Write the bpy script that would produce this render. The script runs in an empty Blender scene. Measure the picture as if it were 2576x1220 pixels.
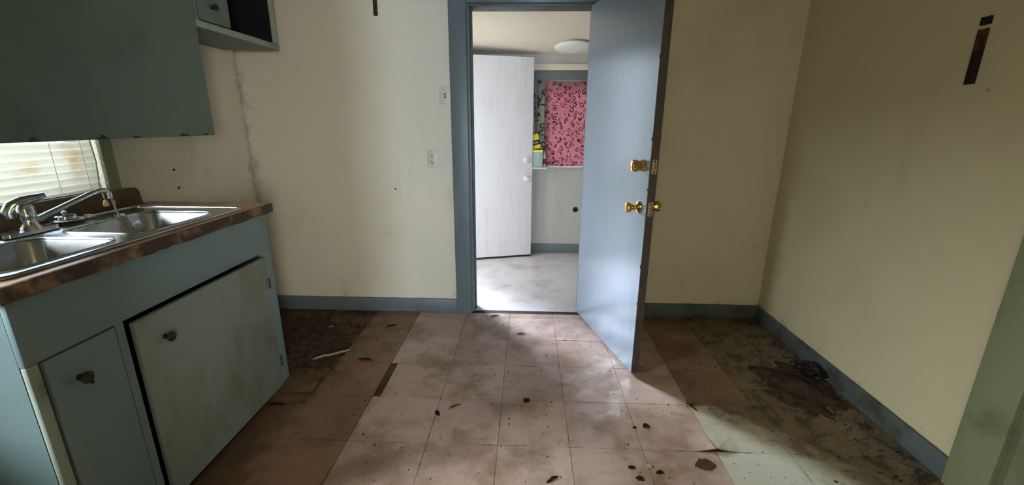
import bpy, bmesh, math, random
from mathutils import Vector, Matrix
random.seed(7)
S = bpy.context.scene
COL = S.collection
V = Vector

# ------------------------------------------------------------------ camera
F_PX, PITCH, YAW, ROLL, CAM_H = 1077.05, 0.2727, 0.034, 0.0068, 1.3352
cam_d = bpy.data.cameras.new('camera'); cam = bpy.data.objects.new('camera', cam_d); COL.objects.link(cam)
cam_d.sensor_width = 36.0; cam_d.lens = F_PX / 2576 * 36.0; cam_d.clip_start = 0.02
fw = V((-math.sin(YAW) * math.cos(PITCH), math.cos(YAW) * math.cos(PITCH), -math.sin(PITCH)))
rt = V((math.cos(YAW), math.sin(YAW), 0)); dn = fw.cross(rt)
r2 = rt * math.cos(ROLL) - dn * math.sin(ROLL); d2 = rt * math.sin(ROLL) + dn * math.cos(ROLL)
mw = Matrix((r2, -d2, -fw)).transposed().to_4x4(); mw.translation = (0, 0, CAM_H)
cam.matrix_world = mw
S.camera = cam

# ------------------------------------------------------------------ sky, sun, exposure
S.view_settings.view_transform = 'Standard'; S.view_settings.look = 'None'
S.view_settings.gamma = 1.0; S.view_settings.use_curve_mapping = False
S.view_settings.exposure = 1.25
world = bpy.data.worlds.new('overcast_sky'); S.world = world; world.use_nodes = True
bg = world.node_tree.nodes['Background']
bg.inputs[0].default_value = (0.72, 0.86, 1.0, 1); bg.inputs[1].default_value = 2.9
sun_d = bpy.data.lights.new('hazy_sun', 'SUN'); sun = bpy.data.objects.new('hazy_sun', sun_d); COL.objects.link(sun)
sun_d.energy = 7.0; sun_d.angle = math.radians(22); sun_d.color = (0.70, 0.82, 1.0)
SUN_ELEV = math.radians(28)
sdir = V((0.63 * math.cos(SUN_ELEV), -0.777 * math.cos(SUN_ELEV), -math.sin(SUN_ELEV)))
sun.rotation_euler = sdir.to_track_quat('-Z', 'Y').to_euler()
def portal(name, loc, size, direction):
    l = bpy.data.lights.new(name, 'AREA'); l.shape = 'RECTANGLE'; l.size, l.size_y = size
    l.cycles.is_portal = True
    o = bpy.data.objects.new(name, l); COL.objects.link(o); o.location = loc
    o.rotation_euler = V(direction).to_track_quat('-Z', 'Y').to_euler()
portal('porch_doorway_portal', (-0.90, 3.56, 0.96), (0.92, 1.92), (1, 0, 0))
portal('sink_window_portal', (-2.01, 1.37, 1.385), (0.93, 0.67), (1, 0, 0))
hall_d = bpy.data.lights.new('added_hall_light', 'AREA'); hall = bpy.data.objects.new('added_hall_light', hall_d); COL.objects.link(hall)
hall_d.shape = 'RECTANGLE'; hall_d.size, hall_d.size_y = 0.62, 1.2; hall_d.energy = 94; hall_d.color = (0.62, 0.79, 1.0)  # added area light at an unseen window, makes the back wall band
hall2_d = bpy.data.lights.new('added_hall_side_fill', 'AREA'); hall2 = bpy.data.objects.new('added_hall_side_fill', hall2_d); COL.objects.link(hall2)
hall2_d.shape = 'RECTANGLE'; hall2_d.size, hall2_d.size_y = 1.4, 1.1; hall2_d.energy = 85; hall2_d.color = (1.0, 0.97, 0.90)  # added fill for the left of the kitchen, at an unseen window
hall2.location = (1.70, -3.2, 1.45); hall2.rotation_euler = V((-1, 0, 0)).to_track_quat('-Z', 'Y').to_euler()
side_d = bpy.data.lights.new('added_side_light', 'AREA'); side = bpy.data.objects.new('added_side_light', side_d); COL.objects.link(side)
side_d.shape = 'RECTANGLE'; side_d.size, side_d.size_y = 0.9, 1.0; side_d.energy = 120; side_d.color = (0.95, 0.98, 1.0)  # added light outside an unseen window, brightens the right wall
side.location = (-3.40, -0.12, 1.95); side.rotation_euler = V((1, .37, -.38)).to_track_quat('-Z', 'Y').to_euler()
hall.location = (1.05, -5.02, 1.45); hall.rotation_euler = V((0, 1, 0)).to_track_quat('-Z', 'Y').to_euler()

# ------------------------------------------------------------------ materials
def srgb(*c):
    c = [v / 255 for v in c]
    return tuple((v / 12.92 if v <= .04045 else ((v + .055) / 1.055) ** 2.4) for v in c) + (1,)
class NT:
    def __init__(s, name):
        s.m = bpy.data.materials.new(name); s.m.use_nodes = True; s.t = s.m.node_tree
        s.b = s.t.nodes['Principled BSDF']; s.out = s.t.nodes['Material Output']
    def n(s, typ, **kw):
        nd = s.t.nodes.new(typ)
        for k, v in kw.items(): setattr(nd, k, v)
        return nd
    def l(s, a, b): s.t.links.new(a, b)
    def val(s, sock, v):
        if hasattr(v, 'type') or hasattr(v, 'is_linked'): s.l(v, sock)
        else: sock.default_value = v
    def pos(s): return s.n('ShaderNodeNewGeometry').outputs['Position']
    def objc(s): return s.n('ShaderNodeTexCoord').outputs['Object']
    def scaled(s, co, sc):
        mp = s.n('ShaderNodeMapping'); s.l(co, mp.inputs[0]); mp.inputs['Scale'].default_value = sc
        return mp.outputs[0]
    def noise(s, co, scale, detail=4, rough=.6, dist=0):
        t = s.n('ShaderNodeTexNoise'); s.l(co, t.inputs['Vector']); t.inputs['Scale'].default_value = scale
        t.inputs['Detail'].default_value = detail; t.inputs['Roughness'].default_value = rough; t.inputs['Distortion'].default_value = dist
        return t.outputs['Fac']
    def math(s, op, a, b=0.0):
        t = s.n('ShaderNodeMath', operation=op); s.val(t.inputs[0], a); s.val(t.inputs[1], b); return t.outputs[0]
    def step(s, v, lo, hi, to0=0., to1=1.):
        t = s.n('ShaderNodeMapRange', interpolation_type='SMOOTHSTEP'); s.l(v, t.inputs['Value'])
        t.inputs['From Min'].default_value = lo; t.inputs['From Max'].default_value = hi
        t.inputs['To Min'].default_value = to0; t.inputs['To Max'].default_value = to1
        return t.outputs[0]
    def mix(s, f, a, b, blend='MIX'):
        t = s.n('ShaderNodeMix', data_type='RGBA', blend_type=blend); s.val(t.inputs[0], f)
        s.val(t.inputs[6], a); s.val(t.inputs[7], b); return t.outputs[2]
    def bump(s, h, strength=.2, dist=.01):
        t = s.n('ShaderNodeBump'); t.inputs['Strength'].default_value = strength; t.inputs['Distance'].default_value = dist
        s.l(h, t.inputs['Height']); s.l(t.outputs[0], s.b.inputs['Normal'])
    def xyz(s, co):
        t = s.n('ShaderNodeSeparateXYZ'); s.l(co, t.inputs[0]); return t.outputs
def paint(name, base, dirt=None, rough=.55, amt=.5, scale=3.0, lo=.52, hi=.75, bump=.08, metal=0, fine=60, spec=.4, streak=(1, 1, 1)):
    k = NT(name); co = k.pos()
    c = base
    if dirt:
        f = k.step(k.noise(k.scaled(co, streak), scale, 6, .65), lo, hi, 0, amt)
        c = k.mix(f, base, dirt)
        f2 = k.step(k.noise(co, scale * 9, 4, .7), .6, .8, 0, amt * .6)
        c = k.mix(f2, c, dirt)
        k.l(c, k.b.inputs['Base Color'])
    else:
        f = k.noise(co, 14, 3)
        k.l(k.mix(k.math('MULTIPLY', f, .25), base, tuple(x * .6 for x in base[:3]) + (1,)), k.b.inputs['Base Color'])
    k.b.inputs['Roughness'].default_value = rough; k.b.inputs['Metallic'].default_value = metal
    k.b.inputs['Specular IOR Level'].default_value = spec
    if bump: k.bump(k.noise(co, fine, 4, .6), bump, .004)
    return k.m
CREAM = srgb(214, 207, 190)
def wall_mat(name, base, corner=None):
    k = NT(name); co = k.pos(); x, y, z = k.xyz(co)
    c = k.mix(k.step(k.noise(co, 1.6, 5, .6), .45, .75, 0, .35), base, srgb(190, 172, 132))
    c = k.mix(k.step(k.noise(k.scaled(co, (1, 1, .25)), 5, 5, .7), .58, .8, 0, .25), c, srgb(150, 132, 98))
    sp = k.noise(co, 38, 3, .5)
    c = k.mix(k.step(sp, .74, .79, 0, .6), c, srgb(90, 72, 50))
    if corner:   # mildew that grew up the corner by the stove bay
        d = k.math('ABSOLUTE', k.math('SUBTRACT', x if corner[0] == 'x' else y, corner[1]))
        g = k.math('SUBTRACT', k.noise(co, 9, 6, .75), k.math('MULTIPLY', d, 3.2))
        c = k.mix(k.step(g, .34, .66, 0, .6), c, srgb(92, 80, 52))
    low = k.math('SUBTRACT', k.noise(co, 12, 5, .7), k.math('MULTIPLY', z, 2.6))
    c = k.mix(k.step(low, .22, .42, 0, .5), c, srgb(120, 98, 62))
    k.l(c, k.b.inputs['Base Color']); k.b.inputs['Roughness'].default_value = .62
    k.bump(k.noise(co, 90, 4, .6), .10, .003)
    return k.m
M = {}
M['wall_back'] = wall_mat('cream wall paint', CREAM, ('x', -1.868))
M['wall_left'] = wall_mat('cream wall paint with mildew', CREAM, ('y', 2.876))
M['wall_right'] = wall_mat('yellowed cream wall paint', srgb(208, 199, 166))
M['ceiling'] = paint('aged ceiling paint', srgb(214, 205, 186), srgb(170, 150, 112), .8, .4)
M['trim'] = paint('blue grey trim paint', srgb(102, 112, 115), srgb(62, 65, 60), .42, .6, 4, .5, .72, .06, streak=(1, 1, .3))
M['trim_dark'] = paint('grimy blue grey baseboard paint', srgb(88, 97, 98), srgb(56, 52, 40), .5, .75, 6, .46, .68)
M['trim_green'] = paint('green grey casing paint', srgb(138, 144, 112), srgb(96, 100, 66), .5, .6, 5)
M['cabinet'] = paint('blue green cabinet paint', srgb(114, 134, 138), srgb(82, 92, 80), .45, .45, 2.2, .48, .78, .06, streak=(1, 1, .5))
M['cabinet_upper'] = paint('dull green cabinet paint', srgb(102, 121, 113), srgb(70, 82, 60), .5, .5, 2.6, .5, .78, .05)
M['cabinet_door'] = paint('grey green cabinet door paint', srgb(126, 136, 130), srgb(100, 94, 64), .42, .75, 2.4, .44, .7, .05, streak=(1, 1, .6))
M['edge_worn_lit'] = paint('chipped and lit pale cabinet edge', srgb(148, 160, 150), srgb(92, 96, 72), .6, .7, 8)
M['black_void'] = paint('unpainted dark wood', srgb(30, 26, 24), srgb(12, 10, 10), .8, .6, 5)
M['door_edge'] = paint('bare dark wood door edge', srgb(78, 70, 68), srgb(44, 38, 36), .7, .7, 14)
M['inside'] = paint('near black cabinet inside', srgb(16, 15, 20), srgb(8, 8, 11), .75, .6, 4)  # one near black tone for the cabinet interiors
M['counter'] = paint('brown laminate counter', srgb(176, 140, 112), srgb(104, 74, 50), .35, .7, 6, .46, .7, .05)
M['counter_edge'] = paint('chipped wood counter edge', srgb(134, 108, 80), srgb(50, 38, 26), .6, .9, 8, .38, .56, .3)
M['backsplash'] = paint('dark brown backsplash', srgb(104, 80, 54), srgb(48, 34, 22), .5, .7, 7, .45, .7)
M['steel'] = paint('brushed stainless steel', srgb(196, 200, 206), srgb(120, 120, 122), .22, .35, 7, .55, .75, .02, metal=1, streak=(1, 6, 1))
M['chrome'] = paint('chrome', srgb(222, 226, 230), None, .12, bump=0, metal=1)
M['brass'] = paint('polished brass', srgb(232, 190, 112), srgb(156, 112, 56), .12, .3, 30, bump=0, metal=1)
M['dark_metal'] = paint('dark pitted metal', srgb(60, 54, 46), srgb(28, 22, 18), .5, .6, 40, metal=.6)
M['rust'] = paint('rusted steel', srgb(40, 28, 22), srgb(116, 56, 34), .7, .9, 16, .5, .62, .3)
M['plate_steel'] = paint('pale latch plate', srgb(190, 180, 158), srgb(110, 98, 78), .4, .5, 40, metal=.5)
M['ivory'] = paint('ivory plastic', srgb(206, 202, 186), srgb(170, 160, 130), .4, .4, 20, bump=0)
M['slot'] = paint('black slots', srgb(24, 22, 20), None, .6, bump=0)
M['porch_floor'] = paint('scuffed grey porch floor', srgb(196, 188, 184), srgb(152, 118, 98), .38, .6, 4, .45, .72, .05)
M['porch_wall'] = paint('white grey porch wall', srgb(188, 186, 184), srgb(150, 146, 136), .6, .4, 3)
M['porch_ceiling'] = paint('cream porch ceiling', srgb(226, 214, 198), srgb(190, 170, 142), .75, .35, 2)
M['ground'] = paint('dry outdoor ground', srgb(150, 146, 128), srgb(106, 104, 80), .9, .7, 2)
M['lamp_glass'] = paint('opal white glass', srgb(240, 238, 236), None, .25, bump=0)
M['mud'] = paint('dark dirt', srgb(74, 56, 38), srgb(32, 24, 17), .95, .9, 22, .42, .62, .8, fine=30)
M['leaf'] = paint('dry leaf brown', srgb(52, 34, 22), srgb(22, 15, 10), .9, .6, 60)
M['wood_bit'] = paint('grey weathered wood', srgb(150, 138, 118), srgb(84, 70, 52), .85, .7, 40)
M['paper'] = paint('off white paper', srgb(206, 198, 184), srgb(140, 124, 100), .8, .5, 50)
M['black_plastic'] = paint('black plastic film', srgb(20, 18, 20), None, .28, bump=.3, fine=25)
M['rag'] = paint('grey frayed cloth', srgb(206, 200, 194), srgb(130, 118, 106), .9, .6, 45, .5, .65)
M['cord'] = paint('grey cord', srgb(168, 158, 140), srgb(100, 88, 70), .9, .5, 60, bump=0)
M['bead'] = paint('yellow plastic tassel', srgb(232, 220, 130), None, .4, bump=0)
M['yellow'] = paint('yellow printed film', srgb(226, 206, 44), None, .4, bump=0)
M['black_print'] = paint('black print', srgb(20, 20, 20), None, .5, bump=0)
M['pale_blue'] = paint('pale blue carton', srgb(150, 168, 164), srgb(108, 120, 116), .6, .5, 14)
M['red_print'] = paint('red print', srgb(140, 34, 40), None, .5, bump=0)

def door_paint(name, base, dirt, rough):
    k = NT(name); co = k.objc()
    f = k.step(k.noise(k.scaled(co, (6, 1, .9)), 4, 5, .6), .46, .8, 0, .32)
    c = k.mix(f, base, dirt)
    c = k.mix(k.step(k.noise(co, 26, 5, .75), .68, .8, 0, .45), c, dirt)
    k.l(c, k.b.inputs['Base Color']); k.b.inputs['Roughness'].default_value = rough
    k.bump(k.noise(k.scaled(co, (14, 1, 1)), 9, 4), .12, .006)
    return k.m
M['door_blue'] = door_paint('glossy blue grey door paint', srgb(130, 141, 154), srgb(108, 117, 127), .22)
M['door_white'] = door_paint('white door paint', srgb(206, 200, 203), srgb(164, 156, 152), .42)

def tile_mat(name, a, b, stain, mud_shadow=0.0):
    k = NT(name); co = k.pos(); x, y, z = k.xyz(co)
    rnd = k.n('ShaderNodeObjectInfo').outputs['Random']
    c = k.mix(rnd, a, b)
    c = k.mix(k.step(k.noise(co, 2.6, 6, .65), .40, .66, 0, .85), c, stain)
    c = k.mix(k.step(k.noise(k.scaled(co, (.25, 1, 1)), 24, 5, .7), .52, .78, 0, .45), c, stain)
    c = k.mix(k.step(k.noise(co, 55, 3, .6), .67, .74, 0, .75), c, srgb(60, 44, 32))
    ge = k.n('ShaderNodeTexCoord').outputs['Generated']; gx, gy, gz = k.xyz(ge)
    ed = k.math('MINIMUM', k.math('MINIMUM', gx, k.math('SUBTRACT', 1.0, gx)), k.math('MINIMUM', gy, k.math('SUBTRACT', 1.0, gy)))
    je = k.math('SUBTRACT', k.math('MULTIPLY', k.step(k.noise(co, 8, 4, .7), .46, .72), .016), ed)
    c = k.mix(k.step(je, -.006, .012, 0, .6), c, srgb(70, 50, 36))      # grime ground into the joints
    c = k.mix(k.step(k.noise(k.scaled(co, (1, .35, 1)), 15, 6, .75, .8), .60, .72, 0, .5), c, srgb(104, 80, 60))
    # mud trodden in along the right hand wall, door shadow painted in with it, and around the old stove bay
    if mud_shadow:
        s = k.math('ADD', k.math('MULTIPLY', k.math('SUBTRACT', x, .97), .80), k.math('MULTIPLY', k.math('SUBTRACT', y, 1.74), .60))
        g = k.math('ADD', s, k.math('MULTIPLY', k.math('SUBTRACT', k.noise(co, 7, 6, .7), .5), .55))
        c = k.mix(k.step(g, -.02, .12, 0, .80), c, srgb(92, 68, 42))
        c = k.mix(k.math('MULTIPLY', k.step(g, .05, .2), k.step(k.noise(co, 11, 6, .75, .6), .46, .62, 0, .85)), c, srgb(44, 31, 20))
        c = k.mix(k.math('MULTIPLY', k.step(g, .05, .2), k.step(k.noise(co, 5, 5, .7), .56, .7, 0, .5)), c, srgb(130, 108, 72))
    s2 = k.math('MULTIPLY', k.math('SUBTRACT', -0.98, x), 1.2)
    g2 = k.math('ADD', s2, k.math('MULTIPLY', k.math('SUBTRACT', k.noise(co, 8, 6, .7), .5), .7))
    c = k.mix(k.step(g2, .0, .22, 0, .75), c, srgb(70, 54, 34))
    k.l(c, k.b.inputs['Base Color'])
    k.l(k.step(k.noise(co, 6, 4), .35, .7, .32, .62), k.b.inputs['Roughness'])
    k.bump(k.noise(co, 120, 4, .65), .12, .003)
    return k.m
M['tile_pink'] = tile_mat('pink beige vinyl tile', srgb(192, 168, 158), srgb(174, 148, 134), srgb(126, 98, 74))
M['tile_tan'] = tile_mat('orange tan vinyl tile', srgb(150, 116, 92), srgb(134, 102, 78), srgb(98, 74, 54))
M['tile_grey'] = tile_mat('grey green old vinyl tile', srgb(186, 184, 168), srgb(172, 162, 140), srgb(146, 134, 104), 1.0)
M['subfloor'] = paint('brown adhesive subfloor', srgb(106, 80, 58), srgb(52, 40, 30), .9, .8, 9, .42, .62, .4)

def leopard(name, base, base2, ink, scale=24):
    k = NT(name); co = k.objc()
    nz = k.n('ShaderNodeTexNoise'); k.l(co, nz.inputs['Vector']); nz.inputs['Scale'].default_value = 14
    ad = k.n('ShaderNodeVectorMath', operation='MULTIPLY_ADD'); k.l(nz.outputs['Color'], ad.inputs[0]); ad.inputs[1].default_value = (.06, .06, .06); k.l(co, ad.inputs[2])
    vo = k.n('ShaderNodeTexVoronoi'); k.l(ad.outputs[0], vo.inputs['Vector']); vo.inputs['Scale'].default_value = scale
    d = vo.outputs['Distance']
    ring = k.math('MULTIPLY', k.step(d, .22, .30), k.step(d, .42, .50, 1, 0))
    gap = k.step(k.noise(co, 26, 2), .40, .48)
    c = k.mix(k.noise(co, 3, 3), base, base2)
    c = k.mix(k.math('MULTIPLY', k.math('MULTIPLY', ring, gap), .85), c, ink)
    k.l(c, k.b.inputs['Base Color']); k.b.inputs['Roughness'].default_value = .9
    k.b.inputs['Specular IOR Level'].default_value = .1
    return k.m
M['cloth_red'] = leopard('pink red animal print cloth', srgb(188, 142, 146), srgb(160, 104, 112), srgb(74, 44, 52))
M['cloth_grey'] = leopard('grey animal print cloth', srgb(168, 168, 156), srgb(146, 146, 136), srgb(36, 34, 32), 15)

k = NT('stained translucent blind slat'); co = k.pos()
c = k.mix(k.step(k.noise(co, 9, 5, .6), .52, .74, 0, .5), srgb(244, 240, 232), srgb(224, 192, 150))
k.l(c, k.b.inputs['Base Color']); k.b.inputs['Roughness'].default_value = .5
tr = k.n('ShaderNodeBsdfTranslucent'); k.l(c, tr.inputs[0]); ms = k.n('ShaderNodeMixShader'); ms.inputs[0].default_value = .48
k.l(k.b.outputs[0], ms.inputs[1]); k.l(tr.outputs[0], ms.inputs[2]); k.l(ms.outputs[0], k.out.inputs[0]); M['slat'] = k.m
k = NT('window glass'); gl = k.n('ShaderNodeBsdfGlossy'); gl.inputs['Roughness'].default_value = .02
tp = k.n('ShaderNodeBsdfTransparent'); tp.inputs[0].default_value = (.93, .96, .95, 1); ms = k.n('ShaderNodeMixShader')
fr = k.n('ShaderNodeFresnel'); fr.inputs[0].default_value = 1.3; k.l(fr.outputs[0], ms.inputs[0])
k.l(tp.outputs[0], ms.inputs[1]); k.l(gl.outputs[0], ms.inputs[2]); k.l(ms.outputs[0], k.out.inputs[0]); M['glass'] = k.m

# ------------------------------------------------------------------ mesh helpers
def box(bm, a, b, bev=0.0, seg=2):
    a, b = V(a), V(b)
    lo = V(map(min, a, b)); hi = V(map(max, a, b))
    vs = [bm.verts.new((x, y, z)) for x in (lo.x, hi.x) for y in (lo.y, hi.y) for z in (lo.z, hi.z)]
    fs = [bm.faces.new([vs[i] for i in q]) for q in ((0, 1, 3, 2), (4, 6, 7, 5), (0, 4, 5, 1), (2, 3, 7, 6), (0, 2, 6, 4), (1, 5, 7, 3))]
    if bev:
        es = {e for f in fs for e in f.edges}
        bmesh.ops.bevel(bm, geom=list(es), offset=bev, segments=seg, profile=.5, affect='EDGES')
    return bm
def lathe(bm, prof, org=(0, 0, 0), axis=(0, 0, 1), seg=24, cap=True):
    q = V((0, 0, 1)).rotation_difference(V(axis)); org = V(org); rings = []
    for r, h in prof:
        rings.append([bm.verts.new(org + q @ V((r * math.cos(t * 2 * math.pi / seg), r * math.sin(t * 2 * math.pi / seg), h))) for t in range(seg)])
    for a, b in zip(rings, rings[1:]):
        for i in range(seg): bm.faces.new((a[i], a[(i + 1) % seg], b[(i + 1) % seg], b[i]))
    if cap:
        bm.faces.new(rings[0][::-1]); bm.faces.new(rings[-1])
    return bm
def tube(bm, pts, rad, seg=10, closed=False, flat=1.0):
    pts = [V(p) for p in pts]; n = len(pts); rings = []; prev = None
    for i, p in enumerate(pts):
        a = pts[(i - 1) % n] if (closed or i) else p; b = pts[(i + 1) % n] if (closed or i < n - 1) else p
        t = (b - a).normalized()
        if prev is None: u = t.orthogonal().normalized() if abs(t.z) > .9 else t.cross(V((0, 0, 1))).normalized()
        else: u = (prev - t * prev.dot(t)).normalized()
        prev = u; w = u.cross(t); r = rad[i] if isinstance(rad, (list, tuple)) else rad
        rings.append([bm.verts.new(p + (u * math.cos(k * 2 * math.pi / seg) + w * math.sin(k * 2 * math.pi / seg) * flat) * r) for k in range(seg)])
    m = n if closed else n - 1
    for i in range(m):
        a, b = rings[i], rings[(i + 1) % n]
        for k in range(seg): bm.faces.new((a[k], a[(k + 1) % seg], b[(k + 1) % seg], b[k]))
    if not closed: bm.faces.new(rings[0][::-1]); bm.faces.new(rings[-1])
    return bm
def rrect(x0, x1, y0, y1, r, n=6):
    out = []
    for cx, cy, a0 in ((x1 - r, y1 - r, 0), (x0 + r, y1 - r, 90), (x0 + r, y0 + r, 180), (x1 - r, y0 + r, 270)):
        for i in range(n + 1):
            a = math.radians(a0 + 90 * i / n); out.append((cx + r * math.cos(a), cy + r * math.sin(a)))
    return out
def obj(name, bm, mat, parent=None, smooth=False, loc=None):
    bmesh.ops.recalc_face_normals(bm, faces=bm.faces[:])
    me = bpy.data.meshes.new(name); bm.to_mesh(me); bm.free()
    if smooth:
        me.polygons.foreach_set('use_smooth', [True] * len(me.polygons))
        me.set_sharp_from_angle(angle=math.radians(40))
    me.materials.append(M[mat] if isinstance(mat, str) else mat)
    o = bpy.data.objects.new(name, me); COL.objects.link(o)
    if parent: o.parent = parent
    if loc: o.location = loc
    return o
def B(): return bmesh.new()
def bx(name, a, b, mat, parent=None, bev=0.0): return obj(name, box(B(), a, b, bev), mat, parent, bev > 0)
def tag(o, label, cat, kind=None, group=None):
    o['label'] = label; o['category'] = cat
    if kind: o['kind'] = kind
    if group: o['group'] = group
    return o
def empty(name, loc, rz=0.0):
    o = bpy.data.objects.new(name, None); COL.objects.link(o); o.location = loc; o.rotation_euler = (0, 0, rz)
    o.empty_display_size = .05
    return o
def wallmesh(axis, a, b, u0, u1, z0, z1, holes=()):
    """solid wall between a and b along `axis`, spanning u (other horizontal axis) and z, with rectangular holes"""
    bm = B(); us = sorted({u0, u1, *[h for q in holes for h in q[:2]]}); zs = sorted({z0, z1, *[h for q in holes for h in q[2:]]})
    for i in range(len(us) - 1):
        for j in range(len(zs) - 1):
            cu, cz = (us[i] + us[i + 1]) / 2, (zs[j] + zs[j + 1]) / 2
            if any(h[0] < cu < h[1] and h[2] < cz < h[3] for h in holes): continue
            if axis == 'x': box(bm, (a, us[i], zs[j]), (b, us[i + 1], zs[j + 1]))
            else: box(bm, (us[i], a, zs[j]), (us[i + 1], b, zs[j + 1]))
    bmesh.ops.remove_doubles(bm, verts=bm.verts[:], dist=1e-5)
    seen = {}
    for f in bm.faces[:]:
        seen.setdefault(tuple(round(v, 4) for v in f.calc_center_median()), []).append(f)
    bmesh.ops.delete(bm, geom=[f for fs in seen.values() if len(fs) > 1 for f in fs], context='FACES')
    return bm

XL, XR, YB, YF, H = -1.868, 1.655, 2.876, -0.14, 2.45
PX0, PX1, PY0, PY1 = -0.76, 1.70, 3.006, 4.40     # porch
JL, JR, DH = -0.387, 0.400, 2.030                 # kitchen doorway

# ------------------------------------------------------------------ the setting
tag(bx('ground_outside', (-14, -14, -.35), (14, 14, -.25), 'ground'), 'dry ground outside the house', 'ground', 'structure')
floor = bx('floor', (XL - .14, YF - .14, -.12), (XR + .14, PY0, -.006), 'subfloor')
tag(floor, 'kitchen floor with worn vinyl tiles over brown subfloor', 'floor', 'structure')
tag(obj('ceiling', box(B(), (XL - .14, YF - .14, H), (XR + .14, YB + .13, H + .1)), 'ceiling'), 'kitchen ceiling above the picture', 'ceiling', 'structure')
W1 = (0.90, 1.835, 1.035, 1.72); W4 = (0.17, 0.72, 0.75, 1.50); W2 = (0.74, 1.36, 0.85, 2.05)   # added hall window (x range)
W5 = (-3.9, -2.5, 0.90, 2.0)   # added hall side window
tag(obj('wall_left', wallmesh('x', XL - .14, XL, YF - .14, YB + .13, -.006, H, (W1, W4)), 'wall_left'), 'cream wall behind the sink, mildewed in the far corner', 'wall', 'structure')
tag(obj('wall_right', wallmesh('x', XR, XR + .14, YF - .14, YB + .13, -.006, H, ((.40, 1.29, -.006, 2.03),)), 'wall_right'), 'yellowed cream wall on the right of the kitchen', 'wall', 'structure')
tag(obj('wall_back', wallmesh('y', YB, PY0, XL, XR, -.006, H, ((JL, JR, -.006, DH),)), 'wall_back'), 'cream wall with the open doorway', 'wall', 'structure')
tag(obj('wall_front', wallmesh('y', YF - .12, YF, XL, XR, -.006, H, ((-.23, .60, -.006, 2.03),)), 'wall_right'), 'kitchen wall with a doorway behind the camera', 'wall', 'structure')
HX0, HX1, HY = -.60, 1.655, -5.0
tag(bx('floor_hall', (HX0 - .12, HY - .12, -.12), (HX1 + .14, YF - .14, -.002), 'porch_floor'), 'hall floor behind the camera', 'floor', 'structure')
tag(bx('ceiling_hall', (HX0 - .12, HY - .12, H), (HX1 + .14, YF - .14, H + .1), 'ceiling'), 'hall ceiling behind the camera', 'ceiling', 'structure')
tag(obj('wall_hall_left', wallmesh('x', HX0 - .12, HX0, HY - .12, YF - .14, -.006, H), 'wall_right'), 'left hall wall behind the camera', 'wall', 'structure')
tag(obj('wall_hall_right', wallmesh('x', HX1, HX1 + .14, HY - .12, YF - .14, -.006, H, (W5,)), 'wall_right'), 'right hall wall behind the camera', 'wall', 'structure')
tag(obj('wall_hall_end', wallmesh('y', HY - .12, HY, HX0, HX1, -.006, H, (W2,)), 'wall_right'), 'end wall of the hall behind the camera', 'wall', 'structure')

# porch shell
tag(bx('floor_porch', (PX0 - .14, PY0, -.12), (PX1 + .14, PY1 + .12, 0), 'porch_floor'), 'scuffed grey floor of the porch beyond the doorway', 'floor', 'structure')
PD = (3.10, 4.02, 0, 1.945)
tag(obj('wall_porch_left', wallmesh('x', PX0 - .14, PX0, PY0, PY1 + .12, -.006, 2.25, (PD,)), 'porch_wall'), 'porch wall with the outer doorway, left of the doorway', 'wall', 'structure')
tag(obj('wall_porch_right', wallmesh('x', PX1, PX1 + .14, PY0, PY1 + .12, -.006, 2.25), 'porch_wall'), 'porch wall hidden behind the open blue door', 'wall', 'structure')
PW = (.10, 1.02, .915, 1.727)
tag(obj('wall_porch_back', wallmesh('y', PY1, PY1 + .12, PX0, PX1, 0, 2.0, (PW,)), 'porch_wall'), 'pale far wall of the porch below the pink cloth', 'wall', 'structure')
bm = B()
zc0, zc1 = 2.15, 1.962
vs = [bm.verts.new(p) for p in ((PX0 - .14, PY0, zc0), (PX1 + .14, PY0, zc0), (PX1 + .14, PY1, zc1), (PX0 - .14, PY1, zc1))]
up = [bm.verts.new(v.co + V((0, 0, .3))) for v in vs]
bm.faces.new(vs); bm.faces.new(up)
for i in range(4): bm.faces.new((vs[i], vs[(i + 1) % 4], up[(i + 1) % 4], up[i]))
tag(obj('ceiling_porch', bm, 'porch_ceiling'), 'sloping cream ceiling of the porch', 'ceiling', 'structure')

# baseboards
def baseboard(name, a, b, mat, label): return tag(bx(name, a, b, mat, None, .004), label, 'baseboard', 'structure')
baseboard('baseboard_back_left', (XL, YB - .018, -.003), (-.495, YB, .100), 'trim', 'blue grey baseboard between stove bay and doorway')
baseboard('baseboard_back_right', (.515, YB - .018, -.003), (XR, YB, .098), 'trim_dark', 'dark baseboard on back wall behind the open blue door')
baseboard('baseboard_right', (XR - .018, 1.42, -.003), (XR, YB - .018, .098), 'trim_dark', 'grimy blue grey baseboard along the right wall')
baseboard('baseboard_left', (XL, 2.03, -.003), (XL + .016, YB - .018, .10), 'trim_dark', 'dark baseboard on left wall inside the stove bay')
baseboard('baseboard_porch', (.02, PY1 - .016, .0), (PX1, PY1, .100), 'trim', 'blue grey baseboard at foot of porch far wall')

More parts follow.
